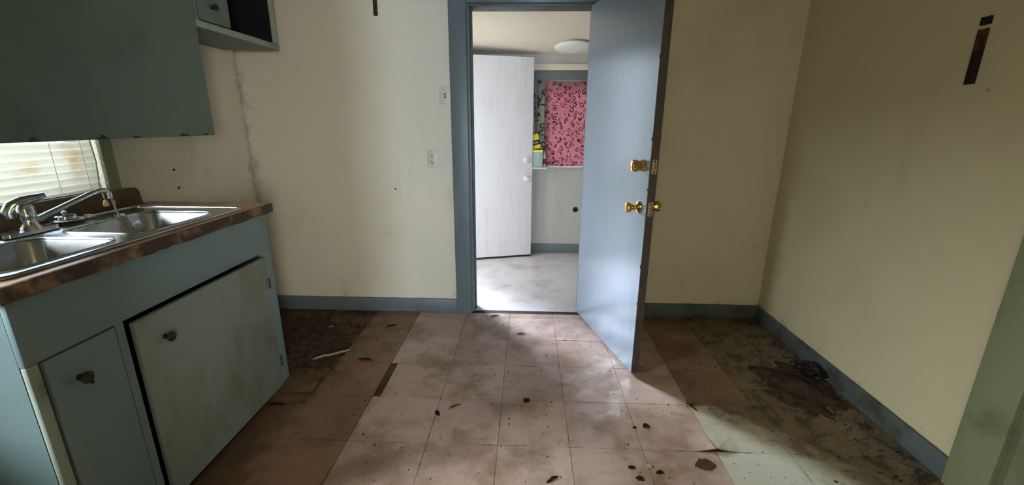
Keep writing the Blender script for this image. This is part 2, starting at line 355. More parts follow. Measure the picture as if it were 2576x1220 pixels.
# doorway casing and jamb
t = empty('trim_1', (JL, YB, 0)); tag(t, 'blue grey casing and jamb around the open doorway', 'door casing', 'structure')
def rel(o, p): o.parent = p; o.matrix_parent_inverse = Matrix.Translation(-p.location); return o
rel(bx('casing_side', (JL - .108, YB - .022, -.003), (JL, YB, DH + .1), 'trim', None, .003), t)
rel(bx('casing_side', (JR, YB - .022, -.003), (JR + .108, YB, DH + .1), 'trim', None, .003), t)
rel(bx('casing_head', (JL, YB - .022, DH), (JR, YB, DH + .1), 'trim', None, .003), t)
rel(bx('jamb', (JL, YB - .005, 0), (JL + .016, PY0, DH - .016), 'trim', None, .002), t)
rel(bx('jamb', (JR - .016, YB + .03, 0), (JR, PY0, DH - .016), 'trim', None, .002), t)
rel(bx('jamb_head', (JL, YB - .005, DH - .016), (JR, PY0, DH), 'trim_dark', None, .002), t)
rel(bx('door_stop', (JL + .016, YB + .045, 0), (JL + .028, YB + .085, DH - .016), 'trim_dark', None, .002), t)
rel(bx('threshold', (JL + .016, YB + .028, -.004), (JR - .016, PY0, .001), 'porch_floor'), t)
rel(bx('threshold_gap', (JL + .016, YB - .014, -.006), (JR - .016, YB + .028, -.003), 'black_void'), t)
rel(bx('strike_plate', (JL + .016, YB + .012, .89), (JL + .018, YB + .04, .965), 'dark_metal'), t)

# ---- the open blue door
d0, d1 = V((.372, 2.884, 0)), V((.587, 2.093, 0))
ang = math.atan2((d1 - d0).y, (d1 - d0).x); DW = (d1 - d0).length
door = empty('door_1', d0, ang); tag(door, 'pale blue flush door standing wide open into the kitchen', 'door', 'structure')
bm = box(B(), (0, 0, .016), (DW, .044, 2.02), .002)
obj('door_slab', bm, 'door_blue', door)
o = bx('door_edge', (DW - .0005, .001, .018), (DW + .0015, .043, 2.018), 'door_edge', door); o['label'] = 'dark unpainted door edge'
def knobset(par, x, z, mat, side, pf, name, rose=.032):
    k_ = obj(name, lathe(B(), pf, (x, 0 if side < 0 else .044, z), (0, side, 0), 18), mat, par, True)
    return k_
knob_pf = [(.006, 0), (.0335, .0), (.034, .004), (.028, .010), (.014, .014), (.0115, .026), (.014, .034), (.021, .044), (.0265, .056), (.0275, .063), (.024, .069), (.012, .072), (.002, .0725)]
bolt_pf = [(.006, 0), (.030, 0), (.031, .004), (.026, .010), (.0265, .030), (.030, .036), (.0305, .052), (.024, .060), (.010, .062), (.002, .0622)]
b1 = knobset(door, .748, .928, 'brass', -1, knob_pf, 'door_knob'); b1['label'] = 'polished brass door knob'
b2 = knobset(door, .748, .928, 'brass', 1, knob_pf, 'door_knob')
b3 = knobset(door, .755, 1.136, 'brass', -1, bolt_pf, 'deadbolt'); b3['label'] = 'round brass deadbolt cylinder'
b4 = knobset(door, .755, 1.136, 'brass', 1, [(.006, 0), (.03, 0), (.03, .006), (.012, .009), (.002, .0095)], 'deadbolt_rose')
for z in (.928, 1.136):
    p = bx('latch_plate', (DW + .0015, .009, z - .034), (DW + .0035, .036, z + .034), 'plate_steel', door, .0008)
    obj('latch_bolt', box(B(), (DW + .0035, .016, z - .011), (DW + .008, .029, z + .011), .002), 'brass', p)
    for s in (-1, 1): obj('screw', lathe(B(), [(.0045, 0), (.004, .0012), (.001, .0014)], (DW + .0035, .0225, z + s * .025), (1, 0, 0), 10), 'slot', p)
for z in (.25, 1.05, 1.80):
    obj('hinge', lathe(B(), [(.006, 0), (.007, .002), (.007, .086), (.006, .088)], (-.004, .050, z), (0, 0, 1), 12), 'dark_metal', door, True)
for (z, h) in ((1.255, .018), (1.02, .012), (.62, .02), (1.62, .014), (.42, .012)):
    bm = B(); box(bm, (DW - .007, -.0012, z), (DW - .0002, .0, z + h), .0005, 1); obj('paint_chip', bm, 'black_void', door)

# ---- white porch door folded back against the far wall
wdoor = empty('door_2', (-.73, 4.036, 0), math.atan2(.166, .58)); tag(wdoor, 'white flush door folded back against the porch far wall', 'door', 'structure')
obj('door_slab', box(B(), (0, 0, .018), (.812, .040, 1.918), .003), 'door_white', wdoor)
wk = [(.004, 0), (.030, 0), (.031, .004), (.022, .009), (.012, .013), (.012, .024), (.022, .032), (.026, .042), (.022, .052), (.008, .055)]
for z in (.806, .988): knobset(wdoor, .752, z, 'ivory', -1, wk if z < .9 else [(.004, 0), (.03, 0), (.031, .006), (.026, .012), (.025, .022), (.01, .024)], 'door_knob' if z < .9 else 'deadbolt')
o = obj('bottom_sweep', box(B(), (.0, -.004, .006), (.810, .0, .020), .001), 'black_void', wdoor)
for z in (.22, 1.62): obj('hinge', lathe(B(), [(.006, 0), (.007, .002), (.007, .086), (.006, .088)], (-.008, .02, z), (0, 0, 1), 12), 'dark_metal', wdoor, True)
t = empty('trim_2', (PX0, 3.1, 0)); tag(t, 'frame of the outer porch doorway', 'door casing', 'structure')
rel(bx('jamb', (PX0 - .14, 3.085, 0), (PX0 + .012, 3.10, 1.96), 'trim'), t)
rel(bx('jamb', (PX0 - .14, 4.02, 0), (PX0 + .012, 4.034, 1.96), 'trim'), t)
rel(bx('jamb_head', (PX0 - .14, 3.10, 1.945), (PX0 + .012, 4.02, 1.96), 'trim'), t)

# ---- door in right wall close to the camera
t = empty('trim_3', (XR, 1.3, 0)); tag(t, 'green grey casing at the right picture edge', 'door casing', 'structure')
rel(bx('casing_side', (XR - .024, 1.275, -.003), (XR, 1.42, 2.14), 'trim_green', None, .004), t)
rel(bx('casing_side', (XR - .024, .28, -.003), (XR, .40, 2.14), 'trim_green', None, .004), t)
rel(bx('casing_head', (XR - .024, .40, 2.03), (XR, 1.275, 2.14), 'trim_green', None, .004), t)
rel(bx('jamb', (XR, 1.275, 0), (XR + .14, 1.29, 2.03), 'trim_green'), t)
rel(bx('jamb', (XR, .40, 0), (XR + .14, .415, 2.03), 'trim_green'), t)
d3 = empty('door_3', (XR + .012, 1.268, 0)); tag(d3, 'closed green grey door at the right picture edge', 'door', 'structure')
rel(bx('door_slab', (XR + .012, .42, .01), (XR + .052, 1.266, 2.02), 'trim_green', None, .003), d3)
o = obj('door_knob', lathe(B(), knob_pf, (XR + .012, .50, .93), (-1, 0, 0), 18), 'brass', None, True); rel(o, d3)

# ------------------------------------------------------------------ floor tiles
def tilemesh(wx, wy, lift=None):
    bm = B(); box(bm, (-wx / 2, -wy / 2, 0), (wx / 2, wy / 2, .0035))
    me = bpy.data.meshes.new('tile')
    if lift:
        bmesh.ops.subdivide_edges(bm, edges=bm.edges[:], cuts=5, use_grid_fill=True)
        for v in bm.verts:
            d = (v.co.xy - V((lift[0] * wx / 2, lift[1] * wy / 2))).length
            v.co.z += lift[2] * max(0, 1 - d / lift[3]) ** 2
    bmesh.ops.recalc_face_normals(bm, faces=bm.faces[:]); bm.to_mesh(me); bm.free(); return me
xe = [-1.075, -.765]; xs2 = [-.725 + .3085 * i for i in range(8)]
cols = [(-1.262, -1.075), (-1.075, -.765)] + [(xs2[i], xs2[i + 1]) for i in range(7)] + [(xs2[7], XR - .018)]
rows = [(YB - .018, 2.79)] + [(2.79 - .3133 * i, 2.79 - .3133 * (i + 1)) for i in range(12)]
cache = {}
for ci, (x0, x1) in enumerate(cols):
    for ri, (y1, y0) in enumerate(rows):
        if y0 < YF: continue
        if ci == 0 and y1 > 1.87: continue
        if ci == 1 and y1 > 2.86: pass
        if ci == 0: y0, y1 = y0 - .075, y1 - .075
        a0 = x0
        if ci == 2 and not (1.8 < (y0 + y1) / 2 < 2.17): a0 = -.7635     # one sliver of tile is missing further on
        wx, wy = x1 - a0 - .0015, y1 - y0 - .0015
        lift = None
        if abs(x1 - .817) < .01 and abs(y0 - 1.537) < .01: lift = (1, -1, .016, .13)
        if abs(x0 - .817) < .01 and abs(y0 - 1.537) < .01: lift = (-1, -1, .020, .16)
        if abs(x0 - .817) < .01 and abs(y0 - 1.85) < .01: lift = (-1, -1, .010, .12)
        key = (round(wx, 4), round(wy, 4), lift)
        if key not in cache:
            cache[key] = tilemesh(wx, wy, lift)
        me = cache[key]
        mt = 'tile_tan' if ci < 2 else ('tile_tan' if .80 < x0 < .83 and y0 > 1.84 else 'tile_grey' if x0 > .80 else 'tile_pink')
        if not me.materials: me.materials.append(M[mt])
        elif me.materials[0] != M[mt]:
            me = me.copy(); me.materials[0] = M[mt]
        o = bpy.data.objects.new('tile', me); COL.objects.link(o); o.parent = floor
        o.location = ((a0 + x1) / 2, (y0 + y1) / 2, -.0048 + random.uniform(-.0006, .0006))
        o.rotation_euler = (random.uniform(-.0025, .0025), random.uniform(-.0025, .0025), random.uniform(-.003, .003))

# ------------------------------------------------------------------ windows
def window(name, label, wy0, wy1, z0, z1, cas=True):
    w = empty(name, (XL, wy0, z0)); tag(w, label, 'window', 'structure')
    x0, x1 = XL - .12, XL - .085
    for a, b in (((wy0, z0), (wy0 + .03, z1)), ((wy1 - .03, z0), (wy1, z1)), ((wy0 + .03, z0), (wy1 - .03, z0 + .03)), ((wy0 + .03, z1 - .03), (wy1 - .03, z1))):
        rel(bx('sash', (x0, a[0], a[1]), (x1, b[0], b[1]), 'trim'), w)
    rel(bx('pane', (XL - .104, wy0 + .03, z0 + .03), (XL - .101, wy1 - .03, z1 - .03), 'glass'), w)
    if cas:
        for a, b in (((wy1, z0 - .004), (wy1 + .055, z1 + .06)), ((wy0 - .055, z0 - .004), (wy0, z1 + .06)), ((wy0, z1), (wy1, z1 + .06))):
            rel(bx('casing', (XL, a[0], a[1]), (XL + .016, b[0], b[1]), 'trim_green', None, .002), w)
        rel(bx('window_sill', (XL - .08, wy0, z0 - .006), (XL + .016, wy1, z0 - .0), 'trim_green', None, .002), w)
    return w
window('window_1', 'low window over the sink behind the blind', *W1)
window('added_window_4', 'added unseen window on the left wall beside the camera', *W4)  # unseen window put in to pass the right wall light
w5 = empty('added_window_5', (XR + .14, W5[0], W5[2])); tag(w5, 'added unseen hall side window behind the camera', 'window', 'structure')  # unseen window put in for the hall side fill
for a, b in (((W5[0], W5[2]), (W5[0] + .03, W5[3])), ((W5[1] - .03, W5[2]), (W5[1], W5[3])), ((W5[0] + .03, W5[2]), (W5[1] - .03, W5[2] + .03)), ((W5[0] + .03, W5[3] - .03), (W5[1] - .03, W5[3]))):
    rel(bx('sash', (XR + .08, a[0], a[1]), (XR + .11, b[0], b[1]), 'trim'), w5)
rel(bx('pane', (XR + .094, W5[0] + .03, W5[2] + .03), (XR + .097, W5[1] - .03, W5[3] - .03), 'glass'), w5)
w2 = empty('added_window_2', (W2[0], HY, W2[2])); tag(w2, 'added unseen hall window far behind the camera', 'window', 'structure')  # unseen window put in for the light on the back wall
for a, b in (((W2[0], W2[2]), (W2[0] + .03, W2[3])), ((W2[1] - .03, W2[2]), (W2[1], W2[3])), ((W2[0] + .03, W2[2]), (W2[1] - .03, W2[2] + .03)), ((W2[0] + .03, W2[3] - .03), (W2[1] - .03, W2[3]))):
    rel(bx('sash', (a[0], HY - .11, a[1]), (b[0], HY - .08, b[1]), 'trim'), w2)
rel(bx('pane', (W2[0] + .03, HY - .097, W2[2] + .03), (W2[1] - .03, HY - .094, W2[3] - .03), 'glass'), w2)

# blind: every slat a part
bl = empty('window_blind', (XL - .02, 1.37, 1.042)); tag(bl, 'stained cream slatted blind in the window over the sink', 'blind')
bm = B(); WS = .034; n = 6; L0, L1 = .912, 1.826
prof = []
for i in range(n + 1):
    s_ = -1 + 2 * i / n; prof.append((s_ * WS / 2, .0075 * (1 - s_ * s_)))
tilt = math.radians(54)
def slatv(p, off):
    a, b_ = p[0], p[1] + off
    return (a * math.cos(tilt) + b_ * math.sin(tilt), -(a * math.sin(tilt)) + b_ * math.cos(tilt))
top = []; bot = []
for yy in (L0, L1):
    top.append([bm.verts.new((slatv(p, .0009)[0], yy - 1.37, slatv(p, .0009)[1])) for p in prof])
    bot.append([bm.verts.new((slatv(p, 0)[0], yy - 1.37, slatv(p, 0)[1])) for p in prof])
for i in range(n):
    bm.faces.new((top[0][i], top[0][i + 1], top[1][i + 1], top[1][i])); bm.faces.new((bot[0][i], bot[1][i], bot[1][i + 1], bot[0][i + 1]))
for j in (0, n): bm.faces.new((top[0][j], top[1][j], bot[1][j], bot[0][j]))
for k_ in (0, 1): bm.faces.new(top[k_] + bot[k_][::-1])
s0 = obj('slat', bm, 'slat', bl, True); s0.location = (0, 0, .02)
for i in range(1, 21):
    o = s0.copy(); COL.objects.link(o); o.parent = bl; o.location = (0, 0, .02 + .0290 * i)
    o.rotation_euler = (random.uniform(-.006, .006), random.uniform(-.08, .08), random.uniform(-.002, .002))
bx('bottom_rail', (-.012, L0 - 1.37, -.006), (.012, L1 - 1.37, .006), 'slat', bl, .003)
bx('head_rail', (-.014, L0 - 1.37, .642), (.014, L1 - 1.37, .664), 'ivory', bl, .002)
for yy in (-.33, .28, .40): bx('ladder_tape', (.0150, yy - .0008, 0), (.0156, yy + .0008, .64), 'ivory', bl)
lc = obj('lift_cord', tube(B(), [(.03, .425, .30), (.036, .43, .12), (.055, .40, .02), (.10, .365, -.028)], .0028, 7), 'cord', bl, True)
obj('tassel', lathe(B(), [(.003, 0), (.010, .002), (.011, .012), (.007, .024), (.003, .03)], (.10, .365, -.062), (0, 0, 1), 14), 'bead', lc, True)

# ------------------------------------------------------------------ base cabinet and counter
CX, CY0, CY1, CT = -1.264, .915, 1.988, .947
cab = empty('base_cabinet', (CX, CY0, 0)); tag(cab, 'blue green sink base cabinet with two flat doors', 'cabinet')
R = lambda *a, **k: rel(bx(*a, **k), cab)
R('end_panel', (XL + .02, CY0, .012), (CX - .018, CY0 + .018, CT - .041), 'cabinet')
R('end_panel', (XL + .02, CY1 - .018, .012), (CX - .018, CY1, CT - .041), 'cabinet')
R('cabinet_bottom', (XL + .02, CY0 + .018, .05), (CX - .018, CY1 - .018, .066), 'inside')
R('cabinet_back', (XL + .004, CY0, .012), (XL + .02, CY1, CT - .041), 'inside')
R('face_top_rail', (CX - .018, CY0, .725), (CX, CY1, CT - .041), 'cabinet', bev=.002)
R('face_stile', (CX - .018, 1.158, .06), (CX, 1.185, .725), 'cabinet')
o = R('corner_stile', (CX - .018, CY0, .012), (CX, .945, .725), 'edge_worn_lit', bev=.005); o['label'] = 'pale corner stile, lit edge painted in'  # lit corner edge put into the colour as a paler tone
R('corner_stile', (CX - .018, 1.915, .012), (CX, CY1, .725), 'cabinet', bev=.002)
R('toe_kick', (CX - .05, .945, .002), (CX - .018, 1.915, .06), 'black_void')
def cdoor(y0, y1, z0, z1, mat, knoby, knobz, open_=0.0, x=CX + .001):
    root = rel(obj('cabinet_door', box(B(), (x, y0, z0), (x + .018, y1, z1), .003), mat, None, True), cab)
    kn = obj('knob', lathe(B(), [(.008, 0), (.010, .002), (.0075, .008), (.0075, .014), (.016, .020), (.018, .027), (.013, .032), (.002, .0335)], (x + .018, knoby, knobz), (1, 0, 0), 16), 'dark_metal', None, True)
    kn.parent = root; kn.matrix_parent_inverse = Matrix.Identity(4)
    return root
dA = cdoor(.950, 1.152, .03, .722, 'cabinet', 1.020, .634, x=CX - .012)
dB = cdoor(1.199, 1.905, .022, .712, 'cabinet_door', 1.296, .616)
for (yy, zz) in ((1.905, .575), (1.905, .150)):
    h_ = obj('hinge', box(B(), (CX + .018, yy - .018, zz - .022), (CX + .0215, yy + .004, zz + .022), .001), 'trim', None); h_.parent = dB
    k2 = obj('hinge_pin', lathe(B(), [(.004, 0), (.0045, .002), (.0045, .044), (.004, .046)], (CX + .0215, yy + .002, zz - .023), (0, 0, 1), 10), 'dark_metal', None, True)
    k2.parent = dB
k2 = obj('screw_hole', lathe(B(), [(.006, 0), (.005, .001), (.001, .0012)], (CX + .006, 1.05, .598), (1, 0, 0), 10), 'slot', None); k2.parent = dA

ctop = empty('countertop', (-1.25, .90, CT)); tag(ctop, 'brown laminate countertop with chipped wooden front edge', 'countertop')
SX0, SX1, SY0, SY1 = -1.79, -1.318, .958, 1.868     # hole under the sink rim
bm = B(); z0, z1 = CT - .038, CT
CE = 2.035
box(bm, (XL, .905, z0), (SX0 + .02, CE, z1)); box(bm, (SX1 - .015, .905, z0), (-1.258, CE, z1))
box(bm, (SX0 + .02, .905, z0), (SX1 - .015, SY0 + .015, z1)); box(bm, (SX0 + .02, SY1 - .015, z0), (SX1 - .015, CE, z1))
rel(obj('counter_slab', bm, 'counter'), ctop)
# ragged front strip, bitten along its lower edge
def ragged(p0, p1, nrm, h, n=44):
    bm = B(); p0, p1, nrm = V(p0), V(p1), V(nrm); rr = random.Random(3); prev = None
    for i in range(n + 1):
        p = p0.lerp(p1, i / n); lo = -h + (rr.random() ** 3) * .006; out = .006 + rr.random() * .0025
        cur = [bm.verts.new(p + nrm * q + V((0, 0, z))) for q, z in ((0, .0005), (out, -.001), (out + .001, -.006), (out, lo), (0, lo))]
        if prev:
            for a in range(5): bm.faces.new((prev[a], prev[(a + 1) % 5], cur[(a + 1) % 5], cur[a]))
        else: bm.faces.new(cur)
        prev = cur
    bm.faces.new(prev[::-1]); return bm
o = rel(obj('edge_strip', ragged((-1.258, .900, CT), (-1.258, CE, CT), (1, 0, 0), .043), 'counter_edge'), ctop); o['label'] = 'chipped dark wooden edge strip'
rel(obj('edge_strip', ragged((XL, CE, CT), (-1.258, CE, CT), (0, 1, 0), .043, 24), 'counter_edge'), ctop)
rel(obj('edge_strip', ragged((XL, .905, CT), (-1.258, .905, CT), (0, -1, 0), .043, 24), 'counter_edge'), ctop)
bm = B(); pts = [(0.905, CT), (1.975, CT), (1.968, 1.012), (1.960, 1.024), (1.945, 1.030), (.905, 1.030)]
fr_ = [bm.verts.new((XL + .020, y, z)) for y, z in pts]; bk = [bm.verts.new((XL, y, z)) for y, z in pts]
bm.faces.new(fr_); bm.faces.new(bk[::-1])
for i in range(len(pts)): bm.faces.new((fr_[i], fr_[(i + 1) % len(pts)], bk[(i + 1) % len(pts)], bk[i]))
rel(obj('backsplash', bm, 'backsplash'), ctop)

# ------------------------------------------------------------------ double sink
sink = empty('kitchen_sink', (-1.55, 1.41, CT)); tag(sink, 'stainless steel double bowl sink set into the brown counter', 'sink')
OX0, OX1, OY0, OY1 = -1.815, -1.300, .940, 1.890
BW = [(-1.665, -1.345, .985, 1.335), (-1.665, -1.345, 1.405, 1.790)]
bm = B(); zr = CT + .004
loops = [rrect(OX0, OX1, OY0, OY1, .035)] + [rrect(*b, .06) for b in BW]
es = []
for lp in loops:
    vv = [bm.verts.new((x, y, zr)) for x, y in lp]
    es += [bm.edges.new((vv[i], vv[(i + 1) % len(vv)])) for i in range(len(vv))]
bmesh.ops.triangle_fill(bm, edges=es, use_beauty=True)
rel(obj('rim', bm, 'steel'), sink)
bm = tube(B(), [(x, y, CT + .003) for x, y in rrect(OX0, OX1, OY0, OY1, .035)], .006, 8, True)
tube(bm, [(x, y, CT + .004) for x, y in rrect(OX0 + .02, OX1 - .016, OY0 + .018, OY1 - .018, .03)], .004, 8, True, .6)
rel(obj('outer_lip', bm, 'steel', None, True), sink)
for b in BW:
    bm = B(); rings = []
    for ins, z, rr in ((-.002, zr + .001, .062), (.003, zr - .001, .06), (.007, zr - .008, .058), (.016, CT - .145, .055), (.028, CT - .165, .05), (.06, CT - .172, .04)):
        rings.append([bm.verts.new((x, y, z)) for x, y in rrect(b[0] + ins, b[1] - ins, b[2] + ins, b[3] - ins, rr)])
    for a, c in zip(rings, rings[1:]):
        for i in range(len(a)): bm.faces.new((a[i], a[(i + 1) % len(a)], c[(i + 1) % len(a)], c[i]))
    bm.faces.new(rings[-1])
    bowl = rel(obj('bowl', bm, 'steel', None, True), sink)
    lipm = tube(B(), [(x, y, zr) for x, y in rrect(b[0], b[1], b[2], b[3], .06)], .005, 8, True)
    lp = obj('bowl_lip', lipm, 'steel', None, True); lp.parent = bowl; lp.matrix_parent_inverse = sink.matrix_world.inverted() if False else Matrix.Identity(4)
    dr = obj('drain', lathe(B(), [(.045, 0), (.043, .004), (.034, .002), (.006, .001)], ((b[0] + b[1]) / 2, (b[2] + b[3]) / 2, CT - .172), (0, 0, 1), 20), 'dark_metal', None, True)
    dr.parent = bowl

# faucet
fa = empty('faucet', (-1.735, 1.395, CT)); tag(fa, 'chrome single lever kitchen faucet with long straight spout', 'faucet')
fz = .0065
bm = B(); lp = rrect(-.032, .032, -.095, .085, .03)
a = [bm.verts.new((x, y, fz)) for x, y in lp]; b_ = [bm.verts.new((x * .9, y * .97, fz + .012)) for x, y in lp]
bm.faces.new(b_)
for i in range(len(a)): bm.faces.new((a[i], a[(i + 1) % len(a)], b_[(i + 1) % len(a)], b_[i]))
bm.faces.new(a[::-1])
obj('deck_plate', bm, 'chrome', fa, True)
obj('faucet_body', lathe(B(), [(.033, fz + .012), (.031, fz + .018), (.025, fz + .028), (.0235, fz + .048), (.026, fz + .056), (.026, fz + .068), (.025, fz + .088), (.018, fz + .100), (.004, fz + .104)], seg=20), 'chrome', fa, True)
lv = obj('lever', tube(B(), [(-.022, -.032, .062), (-.024, -.034, .082), (-.016, -.022, .105), (.0, .002, .118), (.01, .03, .124), (.015, .062, .129)], [.013, .017, .019, .017, .014, .009], 12, flat=.55), 'chrome', fa, True)
lv['label'] = 'curved chrome lever handle'
sp = obj('spout', tube(B(), [(0.0, .01, .048), (.006, .035, .052), (.012, .085, .068), (.018, .16, .092), (.022, .215, .109), (.024, .250, .116), (.026, .272, .113), (.027, .280, .103)], [.014, .0145, .014, .013, .0125, .012, .012, .0115], 14, flat=.75), 'chrome', fa, True)
obj('aerator', lathe(B(), [(.009, -.012), (.0125, -.011), (.0125, .014), (.010, .016)], (.0275, .281, .091), (0, 0, 1), 14), 'chrome', sp, True)

# objects on the sink deck
st = empty('sink_strainer', (-1.762, 1.548, CT + .0125)); tag(st, 'round metal sink strainer lying beneath the faucet spout', 'strainer')
obj('strainer_plate', lathe(B(), [(.012, 0), (.040, 0), (.048, .004), (.050, .007), (.046, .009), (.036, .006), (.030, .008), (.004, .009)], seg=24), 'steel', st, True)
obj('strainer_cup', lathe(B(), [(.034, .0085), (.036, .012), (.034, .022), (.028, .026), (.014, .024), (.004, .0245)], (-.004, -.006, 0), seg=24), 'chrome', st, True)
obj('strainer_knob', lathe(B(), [(.004, .024), (.005, .032), (.010, .036), (.009, .041), (.002, .042)], (-.004, -.006, 0), seg=14), 'chrome', st, True)
def blob(bm, c, r, rng, squash=1.0, sub=2):
    q = bmesh.ops.create_icosphere(bm, subdivisions=sub, radius=1)
    for v in q['verts']:
        v.co *= rng.uniform(.6, 1.25); v.co = V((v.co.x * r[0], v.co.y * r[1], v.co.z * r[2] * squash)) + V(c)
rg = random.Random(5)
bm = B(); blob(bm, (0, 0, .008), (.014, .018, .008), rg)
tag(obj('scouring_pad', bm, 'rag', None, False, (-1.755, 1.622, CT + .008)), 'small crumpled grey scrap beside the sink strainer', 'scrap')
# frayed string and rag hanging into the far bowl
rgm = empty('frayed_rag', (-1.56, 1.56, CT)); tag(rgm, 'frayed grey rag and twisted string draped into the far bowl', 'rag')
for j in range(4):
    r_ = random.Random(j); pp = [(-.10 + .006 * j, .075 - .004 * j, .085), (-.075, .062, .05), (-.045, .04, .02), (-.02, .022, .002), (.012, .0, -.03), (.026, -.012, -.08), (.03 + .012 * j, -.02 + .008 * j, -.12)]
    pp = [V(p) + V([r_.uniform(-.006, .006) for _ in range(3)]) for p in pp]
    obj('string', tube(B(), pp, [.0022 + .0012 * (j == 0)] * 7, 6), 'cord', rgm, True)
bm = B(); nx, ny = 7, 14; g = []
r_ = random.Random(9)
for i in range(ny):
    t_ = i / (ny - 1); row = []
    for j in range(nx):
        s_ = (j / (nx - 1) - .5) * (.016 + .020 * math.sin(t_ * 3.1))
        x = -.05 + .11 * t_ + s_ * .6; y = .035 - .05 * t_ + s_
        z = .028 - .20 * max(0, t_ - .25) + .007 * math.sin(j * 2.1 + i) + r_.uniform(-.004, .004)
        row.append(bm.verts.new((x, y, z)))
    g.append(row)
for i in range(ny - 1):
    for j in range(nx - 1):
        if (i * 7 + j * 5) % 11 == 0 and i > 5: continue
        bm.faces.new((g[i][j], g[i][j + 1], g[i + 1][j + 1], g[i + 1][j]))
bmesh.ops.solidify(bm, geom=bm.faces[:], thickness=.002)
obj('cloth', bm, 'rag', rgm, True)

# ------------------------------------------------------------------ wall cabinets
UX, UB = -1.519, XL + .028
uc = empty('wall_cabinet', (UX, 2.095, 1.27)); tag(uc, 'large dull green wall cabinet hanging in front of the sink window', 'cabinet')
R = lambda *a, **k: rel(bx(*a, **k), uc)
U0, U1, UZ0, UZ1 = .88, 2.095, 1.268, 2.40
R('front_panel', (UX - .018, U0, UZ0), (UX, U1, UZ1), 'cabinet_upper', bev=.003)
R('side_panel', (UB, U0, UZ0), (UX - .018, U0 + .018, UZ1), 'cabinet_upper')
R('side_panel', (UB, U1 - .018, UZ0 + .004), (UX - .018, U1, UZ1), 'cabinet_upper')
R('cabinet_bottom', (UB, U0 + .018, UZ0 + .006), (UX - .018, U1 - .018, UZ0 + .024), 'cabinet_upper')
R('cabinet_top', (UB, U0 + .018, UZ1 - .018), (UX - .018, U1 - .018, UZ1), 'cabinet_upper')
for (yy, ww) in ((1.52, .05), (1.66, .03), (1.90, .06), (2.03, .03), (1.30, .04)):
    bm = B(); rr_ = random.Random(int(yy * 100)); nn = 7; lo_ = []; hi_ = []
    for i in range(nn):
        y = yy + ww * (i / (nn - 1) - .5); zt = UZ0 + .002 + (.004 + .012 * rr_.random()) * math.sin(math.pi * i / (nn - 1))
        lo_.append(bm.verts.new((UX + .0002, y, UZ0 + .001))); hi_.append(bm.verts.new((UX + .0012, y, zt)))
    for i in range(nn - 1): bm.faces.new((lo_[i], lo_[i + 1], hi_[i + 1], hi_[i]))
    bmesh.ops.solidify(bm, geom=bm.faces[:], thickness=.0006)
    rel(obj('grime', bm, 'trim_dark'), uc)
sc = empty('wall_cabinet', (UX, 2.77, 1.75)); tag(sc, 'small wall cabinet over the stove bay with one door missing', 'cabinet')
R = lambda *a, **k: rel(bx(*a, **k), sc)
Y0, Y1, Z0, Z1 = 2.10, 2.775, 1.752, 2.40
R('cabinet_bottom', (XL + .002, Y0, Z0), (UX - .018, Y1, Z0 + .016), 'cabinet_upper')
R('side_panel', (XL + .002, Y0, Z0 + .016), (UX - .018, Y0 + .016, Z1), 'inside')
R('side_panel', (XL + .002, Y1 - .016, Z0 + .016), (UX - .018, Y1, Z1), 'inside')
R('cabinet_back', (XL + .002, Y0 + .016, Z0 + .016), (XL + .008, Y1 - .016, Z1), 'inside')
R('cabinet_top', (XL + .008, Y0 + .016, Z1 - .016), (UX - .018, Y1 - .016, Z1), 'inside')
R('face_rail', (UX - .018, Y0, Z0), (UX, Y1, Z0 + .030), 'edge_worn_lit', bev=.003)
o = R('face_stile', (UX - .018, 2.738, Z0 + .030), (UX, Y1, Z1), 'edge_worn_lit', bev=.003); o['label'] = 'worn pale end stile'
R('face_stile', (UX - .018, Y0, Z0 + .030), (UX, Y0 + .02, Z1), 'cabinet_upper', bev=.002)
dr_ = R('cabinet_door', (UX - .012, Y0 + .024, Z0 + .034), (UX + .006, 2.335, Z1 - .02), 'cabinet_upper', bev=.003)
kn = obj('knob', lathe(B(), [(.008, 0), (.010, .002), (.0075, .008), (.0075, .014), (.014, .020), (.016, .027), (.011, .032), (.002, .0335)], (UX + .006, 2.206, 1.853), (1, 0, 0), 16), 'dark_metal', None, True)
kn.parent = dr_

# ------------------------------------------------------------------ wall plates, brackets
sw = empty('light_switch', (-.535, YB, 1.50)); tag(sw, 'ivory light switch plate touching the doorway casing', 'light switch')
R = lambda *a, **k: rel(bx(*a, **k), sw)
R('switch_plate', (-.569, YB - .006, 1.447), (-.497, YB, 1.555), 'ivory', bev=.002)
R('toggle', (-.538, YB - .016, 1.490), (-.530, YB - .006, 1.506), 'ivory', bev=.001)
R('switch_slot', (-.541, YB - .0068, 1.486), (-.527, YB - .0058, 1.512), 'slot')
for z in (1.470, 1.532): rel(obj('screw', lathe(B(), [(.003, 0), (.0028, .001), (.0005, .0012)], (-.534, YB - .006, z), (0, -1, 0), 10), 'plate_steel'), sw)
ou = empty('wall_outlet', (-.63, YB, 1.10)); tag(ou, 'ivory duplex outlet on cream wall left of the doorway', 'outlet')
R = lambda *a, **k: rel(bx(*a, **k), ou)
R('outlet_plate', (-.665, YB - .006, 1.040), (-.597, YB, 1.155), 'ivory', bev=.002)
for z in (1.118, 1.077):
    f_ = R('receptacle', (-.647, YB - .0085, z - .016), (-.615, YB - .006, z + .016), 'ivory', bev=.001)
    for dx, hh in ((-.007, .006), (.007, .005)):
        s_ = bx('slot', (-.631 + dx - .0016, YB - .0092, z - hh + .003), (-.631 + dx + .0016, YB - .0083, z + hh + .003), 'slot'); s_.parent = f_
    s_ = obj('ground_hole', lathe(B(), [(.0035, 0), (.003, .0008)], (-.631, YB - .0084, z - .009), (0, -1, 0), 10), 'slot'); s_.parent = f_
